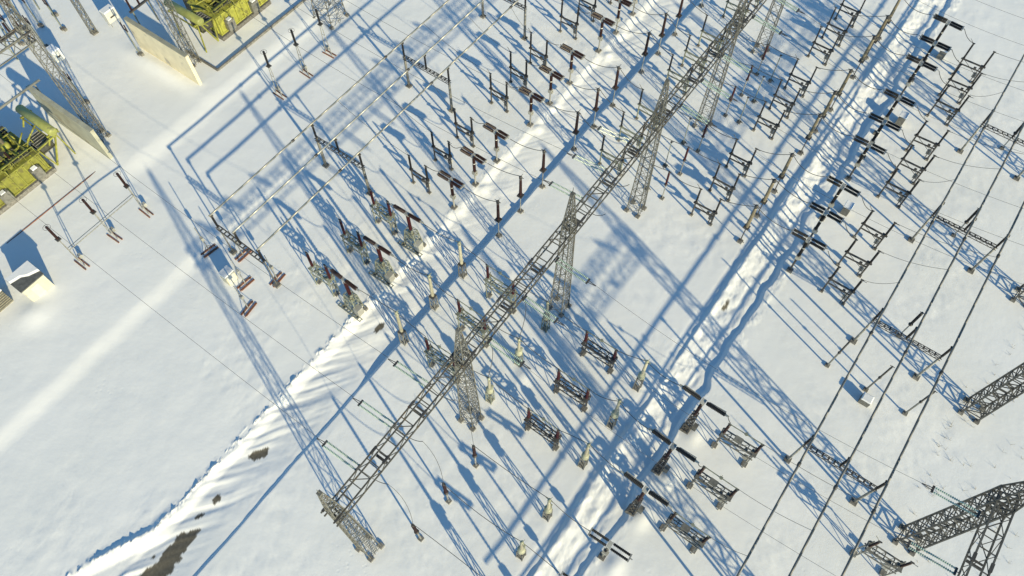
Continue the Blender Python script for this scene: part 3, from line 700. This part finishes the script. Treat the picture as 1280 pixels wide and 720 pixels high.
row(make_arrester('brown'), [(6.2,-62.5),(10.6,-62.4),(14.9,-62.2)], 'brown surge arrester from the bottom', 'beside the rust red pipe', 'arresters by the left transformer', 3)
row(make_arrester('black'), [(36.6,-62.5),(41.2,-62.4),(45.4,-62.4)], 'dark surge arrester from the left', 'in front of the top yellow transformer', 'arresters by the top transformer', 3)
for i in range(2):
    bar_ = thing('busbar_rail', 'busbar rail', 6.2, -61.9-.65*i, 3.6-.3*i, ('thick','thin')[i]+' horizontal grey rail linking the brown surge arresters')
    MB().tube((0,0,0),(0,8.7,0),.06-.02*i,None,6).build('rail_tube', M['galv'], bar_)
pr = MB().tube((0,-14.0,.22),(0,0,.22),.09,None,8); pr.bar((0,0,0),(0,0,.3),.1)
o = pr.build('drain_pipe', M['rust']); o.location = P(17.0,-71.3,gz(12,-71.3)-.22); o.rotation_euler = (0,0,RZ); tag(o, 'rust red pipe lying along the edge of the left transformer pit', 'pipe')
for (s0, t0, s1, t1, lab) in ((34.8,-71.3,52,-71.3,'thin dark kerb rail at the front of the top transformer pit'),(34.8,-71.3,34.6,-77,'thin dark kerb rail beside the pit of the top transformer')):
    mb = MB().box(((t1-t0)/2,(s1-s0)/2,.3),(max(.16,abs(t1-t0)),max(.16,abs(s1-s0)),.3)); o = mb.build('pit_kerb', M['foot']); o.location = P(s0,t0,gz(s0,t0)-.1); o.rotation_euler = (0,0,RZ); tag(o, lab, 'kerb')
def firewall(s, t0, t1, h, m, label, rz=0.0):
    root = thing('firewall', 'wall', s, t1, gz(s, t1)-.2, label, rz=rz)
    L = t1-t0
    MB().box((-L/2,0,h/2-.2),(L,.42,h+.4)).build('wall_panel', M[m], root)
    cpz = MB()
    n = 5
    for i in range(n): cpz.box((-L*(i+.5)/n,0,h+.06),(L/n-.02,.52,.12))
    cpz.build('coping', M['conc'], root)
    bt = MB()
    for i in range(4): bt.box((-L*(i+.5)/4, .28, h*.3),(.3,.14,h*.6))
    bt.build('buttress', M[m], root)
firewall(17.6,-82.6,-71.1,5.0,'conc','pale grey concrete firewall beside the left yellow transformer')
firewall(31.8,-82.4,-71.3,4.9,'beige','beige firewall with sunlit face left of the top yellow transformer')
bar_ = thing('busbar_rail', 'busbar rail', 1.0, -82.2, 5.4, 'long pale horizontal rail behind the left yellow transformer at the left edge')
MB().tube((0,0,0),(0,18.0,0),.16,None,8).build('rail_tube', M['alu'], bar_)
for y in (2.0,9.5,17.2): MB().tube((0,y,-5.6),(0,y,-.1),.1,None,6).build('column', M['galv'], bar_)
def make_transformer(mir=1):
    """local origin at tank centre; y along the rows, x towards the yard"""
    root = thing('power_transformer', 'power transformer')
    tk = MB().box((0,0,2.1),(5.0,8.2,2.5)); tk.box((0,0,3.42),(5.2,8.4,.14)); tk.box((0,0,.8),(5.2,8.4,.18))
    for i in range(9): tk.box((2.58,lerp(-3.8,3.8,i/8),2.1),(.16,.16,2.4)); tk.box((-2.58,lerp(-3.8,3.8,i/8),2.1),(.16,.16,2.4))
    for i in range(4): tk.box((lerp(-2,2,i/3),4.18,2.1),(.16,.16,2.4)); tk.box((lerp(-2,2,i/3),-4.18,2.1),(.16,.16,2.4))
    for i in range(5): tk.box((0,lerp(-3.3,3.3,i/4),3.53),(4.6,.14,.14))
    tk.build('tank', M['yellow'], root)
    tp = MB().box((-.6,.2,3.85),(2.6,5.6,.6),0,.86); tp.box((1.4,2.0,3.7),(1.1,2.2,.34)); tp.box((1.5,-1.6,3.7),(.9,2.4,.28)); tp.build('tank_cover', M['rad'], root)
    pl = MB().box((0,0,.25),(5.5,8.7,.6)); pl.build('plinth', M['foot'], root)
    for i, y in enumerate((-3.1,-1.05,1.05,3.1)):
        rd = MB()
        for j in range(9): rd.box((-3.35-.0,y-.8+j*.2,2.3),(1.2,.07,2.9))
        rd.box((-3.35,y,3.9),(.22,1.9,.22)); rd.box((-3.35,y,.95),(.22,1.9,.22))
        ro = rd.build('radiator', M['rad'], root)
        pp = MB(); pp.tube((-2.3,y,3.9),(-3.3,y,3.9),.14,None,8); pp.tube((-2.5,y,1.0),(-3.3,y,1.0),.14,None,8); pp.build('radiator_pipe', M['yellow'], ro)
    for i, y in enumerate((-2.4,0,2.4)):
        tu = MB().lathe((-.2,y,3.6),(-.35,y,4.7),[(0,.5),(.8,.5),(1,.36)],10); b_ = tu.build('bushing_turret', M['yellow'], root)
        MB().insul((-.35,y,4.7),(-.75,y,7.2),.24,.16,8,.65,.65).build('bushing_insulator', M['tan'], b_)
    for i, y in enumerate((-1.6,.0,1.6)):
        b_ = MB().lathe((1.5,y,3.6),(1.6,y,4.3),[(0,.24),(1,.2)],8).build('bushing_turret', M['olive'], root)
        MB().insul((1.6,y,4.3),(1.75,y,5.4),.15,.14,8).build('bushing_insulator', M['brown'], b_)
    cy = mir*7.5
    cn = MB().lathe((-2.7,cy-mir*.9,5.1),(3.6,cy-mir*.9,5.25),[(0,.3),(.015,.52),(.985,.52),(1,.4)],14); co = cn.build('conservator', M['olive'], root)
    fr = MB()
    for x in (-2.0,2.7):
        fr.box((x,cy-mir*.9,4.52),(.2,1.5,.16)); fr.bar((x,cy-mir*.3,.3),(x,cy-mir*.7,4.5),.1); fr.bar((x,cy-mir*2.0,3.4),(x,cy-mir*1.3,4.5),.1)
    fr.bar((2.4,mir*4.9,.3),(3.3,cy-mir*.9,4.6),.12); fr.bar((2.4,mir*4.9,.3),(2.2,mir*4.3,3.4),.12); fr.bar((2.2,mir*4.3,3.45),(3.3,cy-mir*.9,4.6),.12)
    fr.box((.4,cy-mir*.3,4.4),(5.2,.14,.14)); fr.box((.4,cy-mir*1.5,4.4),(5.2,.14,.14)); fr.build('support_frame', M['yellow'], root)
    pp = MB()
    pp.path([(1.0,mir*3.9,3.6),(1.0,mir*4.4,4.2),(.6,cy-mir*1.4,4.9)],.11,8); pp.path([(-1.6,-3.6,3.75),(-1.6,3.4,3.8)],.12,8); pp.path([(.6,-3.6,3.85),(.6,3.2,3.9),(.2,mir*4.6,4.8)],.09,8)
    for k in range(6): pp.path([(-2.2,lerp(-3.5,3.5,k/5),3.7),(-1.2,lerp(-3.5,3.5,k/5),4.25),(.9,lerp(-3.5,3.5,k/5)+.2,3.8)],.06,6)
    rr = random.Random(5)
    for k in range(46):
        x, y, z = rr.uniform(-2.3,2.3), rr.uniform(-3.8,3.8), rr.uniform(3.6,4.4); l = rr.uniform(.4,1.5)
        if k % 3: pp.path([(x,y,z),(x+(l if k % 2 else 0),y+(0 if k % 2 else l),z),(x+(l if k % 2 else 0),y+(0 if k % 2 else l),z-.7)],rr.uniform(.04,.085),6)
        else: pp.box((x,y,z-.2),(rr.uniform(.2,.5),rr.uniform(.2,.6),rr.uniform(.3,.6)))
    pp.build('pipework', M['yellow'], root)
    gr = MB()
    for k in range(7): gr.box((.3,lerp(-3.4,3.4,k/6),4.22),(3.9,.13,.1))
    for x in (-1.5,2.1): gr.box((x,0,4.34),(.14,7.2,.1))
    gr.build('walkway_frame', M['yellow'], root)
    for k in range(4):
        pm = MB().lathe((1.95,lerp(-3.2,3.2,k/3)-.4,3.75),(1.95,lerp(-3.2,3.2,k/3)+.4,3.75),[(0,.2),(.5,.3),(1,.18)],8); pm.build('oil_pump', M['rad'], root)
    rl = MB()
    for x in (-2.4,2.4):
        rl.bar((x,-4,4.5),(x,4,4.5),.03); rl.bar((x,-4,4.05),(x,4,4.05),.025)
        for i in range(7): rl.bar((x,lerp(-4,4,i/6),3.5),(x,lerp(-4,4,i/6),4.5),.03)
    rl.build('handrail', M['yellow'], root)
    for i, (y, m_) in enumerate(((mir*2.6,'steel'),(-mir*1.6,'steel'))):
        c_ = MB().box((2.95,y,1.75),(.6,1.15,1.5)).build('control_cabinet', M[m_], root)
        MB().box((2.95,y,2.56),(.5,.6,.12)).build('snow_cap', M['snowcap'], c_)
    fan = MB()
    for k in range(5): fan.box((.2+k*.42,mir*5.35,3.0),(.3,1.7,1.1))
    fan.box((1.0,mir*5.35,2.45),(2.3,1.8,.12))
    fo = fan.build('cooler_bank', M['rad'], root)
    ed = MB()
    for k in range(6): ed.box((-.01+k*.42,mir*5.35,3.58),(.06,1.8,.05))
    ed.box((1.04,mir*4.46,3.58),(2.3,.06,.06)); ed.build('cooler_edging', M['galv'], fo)
    return root
xf = make_transformer(1); xf.location = P(8.3,-77.8,gz(8.3,-74)); xf.rotation_euler = (0,0,RZ); tag(xf, 'large olive yellow power transformer at the left edge behind the rust red pipe')
xf = make_transformer(-1); xf.location = P(43.2,-77.4,gz(43.2,-74)); xf.rotation_euler = (0,0,RZ); tag(xf, 'olive yellow power transformer cut by the top edge beside the beige firewall')

def hut(s, t, dx, dy, h, label, slat=False):
    root = thing('equipment_hut', 'hut', s, t, gz(s, t), label)
    MB().box((0,0,h/2-.15),(dx,dy,h+.3)).build('wall', M['slat' if slat else 'shed'], root)
    if not slat:
        rf = MB().box((0,0,h+.06),(dx+.24,dy+.24,.12)); ro = rf.build('roof', M['felt'], root)
        bm_ = MB()._add([(-dx/2-.1,-dy/2-.1,h+.13),(-dx/2-.1,dy/2+.1,h+.13),(dx/2+.1,dy/2+.1,h+.13),(dx*.3,dy/2+.1,h+.13),(dx*.12,dy*.12,h+.13),(-dx*.1,-dy*.1,h+.13),(-dx*.2,-dy/2-.1,h+.13),
             (-dx/2-.1,-dy/2-.1,h+.3),(-dx/2-.1,dy/2+.1,h+.32),(dx*.2,dy/2+.1,h+.28),(dx*.02,dy*.12,h+.27),(-dx*.2,-dy*.1,h+.27),(-dx*.3,-dy/2-.1,h+.27)],
             [(0,6,12,7),(6,5,11,12),(5,4,10,11),(4,3,9,10),(3,2,9),(2,1,8,9),(1,0,7,8),(7,12,11,10,9,8)]); bm_.build('snow_cap', M['snowcap'], ro)
        MB().box((dx/2+.02,-.1,1.0),(.05,.9,1.9)).build('door', M['white'], root)
    else:
        for k in range(7): MB().box((dx/2+.03,0,.3+k*h/8),(.06,dy,.12)).build('slat', M['felt'], root)
        MB().box((0,0,h+.08),(dx+.2,dy+.2,.16),0,.95).build('roof', M['snowcap'], root)
hut(1.45,-63.8,2.3,2.6,2.4,'small white hut with a half snowy dark roof on the open left field')
hut(-2.6,-65.9,2.6,3.2,2.4,'boarded hut corner cut by the left edge', True)

# posts and small gear around the transformer yard
def make_gear_post(h, two=False):
    root = thing('gear_post', 'post')
    MB().tube((0,0,-.2),(0,0,h),.08,.07,6).build('pole_shaft', M['green'], root)
    b_ = MB().box((0,0,h),(.9,.14,.12)); b_.build('cross_arm', M['dark'], root)
    for x in (-.35,.35): MB().insul((x,0,h+.06),(x,0,h+1.0),.09,.15,8).build('post_insulator', M['brown'], root)
    feet(root, [(0,0)], .55, .4); MB().box((.35,.1,.2),(.5,.4,.5)).build('base_box', M['foot'], root)
    return root
row(make_gear_post(4.0), [(21.4,-80.6),(30.6,-81.1),(24.5,-92.4),(27.9,-93.3),(26.5,-96.3),(23.0,-95.5),(24.9,-97.4),(28.9,-96.5)], 'post with two small insulators from the left', 'in the top left corner', 'gear posts in the top left corner', 6)
def make_lattice_post(h):
    root = thing('lattice_post', 'lattice post'); legs = [MB() for _ in range(4)]; br = MB()
    stations(legs, br, [((0,0,lerp(-.2,h,i/9)),.32,.32) for i in range(10)], .05, .03)
    for l in legs: l.build('leg', M['lattice'], root)
    br.build('lattice_bracing', M['lattice'], root); feet(root, [(0,0)], .9, .45); return root
o = make_lattice_post(11); o.location = P(29.9,-89.4,gz(29.9,-89.4)); o.rotation_euler = (0,0,RZ); tag(o, 'slim straight lattice post standing near the top left corner')
def small_cab(s, t, z, d, label):
    root = thing('field_cabinet', 'cabinet', s, t, gz(s, t), label)
    lg = MB()
    for sx in (-1,1):
        for sy in (-1,1): lg.bar((sx*d[0]*.4,sy*d[1]*.4,-.2),(sx*d[0]*.4,sy*d[1]*.4,z),.05)
    lg.build('leg', M['galv'], root); b_ = MB().box((0,0,z+d[2]/2),d).build('cabinet_body', M['white'], root)
    MB().box((0,0,z+d[2]+.07),(d[0]*1.04,d[1]*1.04,.16),0,.9).build('snow_cap', M['snowcap'], b_)
    MB().box((d[0]/2+.02,0,z+d[2]*.45),(.04,d[1]*.4,.2)).build('vent', M['dark'], b_)
small_cab(23.6,-87.3,1.7,(1.3,1.1,1.5),'white cabinet on four legs in front of the top left gear')
small_cab(32.6,-88.6,.8,(1.0,1.6,1.6),'white cabinet on legs at the top edge near the beige firewall')
def make_rack(n):
    root = thing('insulator_rack', 'insulator rack')
    for y in (-1.3,1.3): MB().tube((0,y,-.2),(0,y,3.3),.09,None,6).build('column', M['green'], root)
    MB().box((0,0,3.35),(.3,3.4,.2)).build('crossbeam', M['dark'], root)
    for i in range(n):
        y = lerp(-1.3,1.3,i/(n-1)); io = MB().insul((0,y,3.45),(0,y,5.2),.15,.16,8).build('post_insulator', M['brown'], root)
        MB().tube((0,y,5.2),(0,y,5.35),.1,None,6).build('terminal_cap', M['alu'], io)
    return root
row(make_rack(3), [(35.2,-84.6),(22.2,-93.4),(21.4,-97.2),(24.4,-99.6),(27.2,-99.0)], 'rack of brown insulators from the right', 'in the transformer yard at top left', 'insulator racks at top left', 3)

# ------------------------------------------------------------------ light, sky, camera
EL, SUN_TO = 21.3, math.atan2(-.818, .575)     # direction towards the sun, seen from above
sun = bpy.data.lights.new('sun', 'SUN'); sun.energy = 4.7; sun.angle = R(.6); sun.color = (1.0,.865,.56)
so = bpy.data.objects.new('sun', sun); COL.objects.link(so)
so.rotation_euler = (R(90-EL), 0, SUN_TO+math.pi/2)
w = bpy.data.worlds.new('World'); C.world = w; w.use_nodes = True; nt = w.node_tree
bg = nt.nodes['Background']; sky = nt.nodes.new('ShaderNodeTexSky'); sky.sky_type = 'NISHITA'; sky.sun_disc = False
sky.sun_elevation = R(EL); sky.sun_rotation = math.pi/2-SUN_TO; sky.altitude = 300; sky.air_density = 1.0; sky.dust_density = .2; sky.ozone_density = 6.5
tint = nt.nodes.new('ShaderNodeMix'); tint.data_type = 'RGBA'; tint.blend_type = 'MULTIPLY'; tint.inputs[0].default_value = 1
tint.inputs[7].default_value = (.97,1.10,.96,1); nt.links.new(sky.outputs['Color'], tint.inputs[6]); nt.links.new(tint.outputs[2], bg.inputs['Color']); bg.inputs['Strength'].default_value = .125
cam = bpy.data.cameras.new('camera'); co = bpy.data.objects.new('camera', cam); COL.objects.link(co)
co.location = (0,0,71); co.rotation_euler = (R(90-61.28),0,0); cam.sensor_width = 36; cam.lens = 36*941.9/1280
cam.clip_start = .5; cam.clip_end = 3000; C.camera = co
C.view_settings.view_transform = 'Standard'; C.view_settings.look = 'None'; C.view_settings.exposure = .30; C.view_settings.gamma = 1
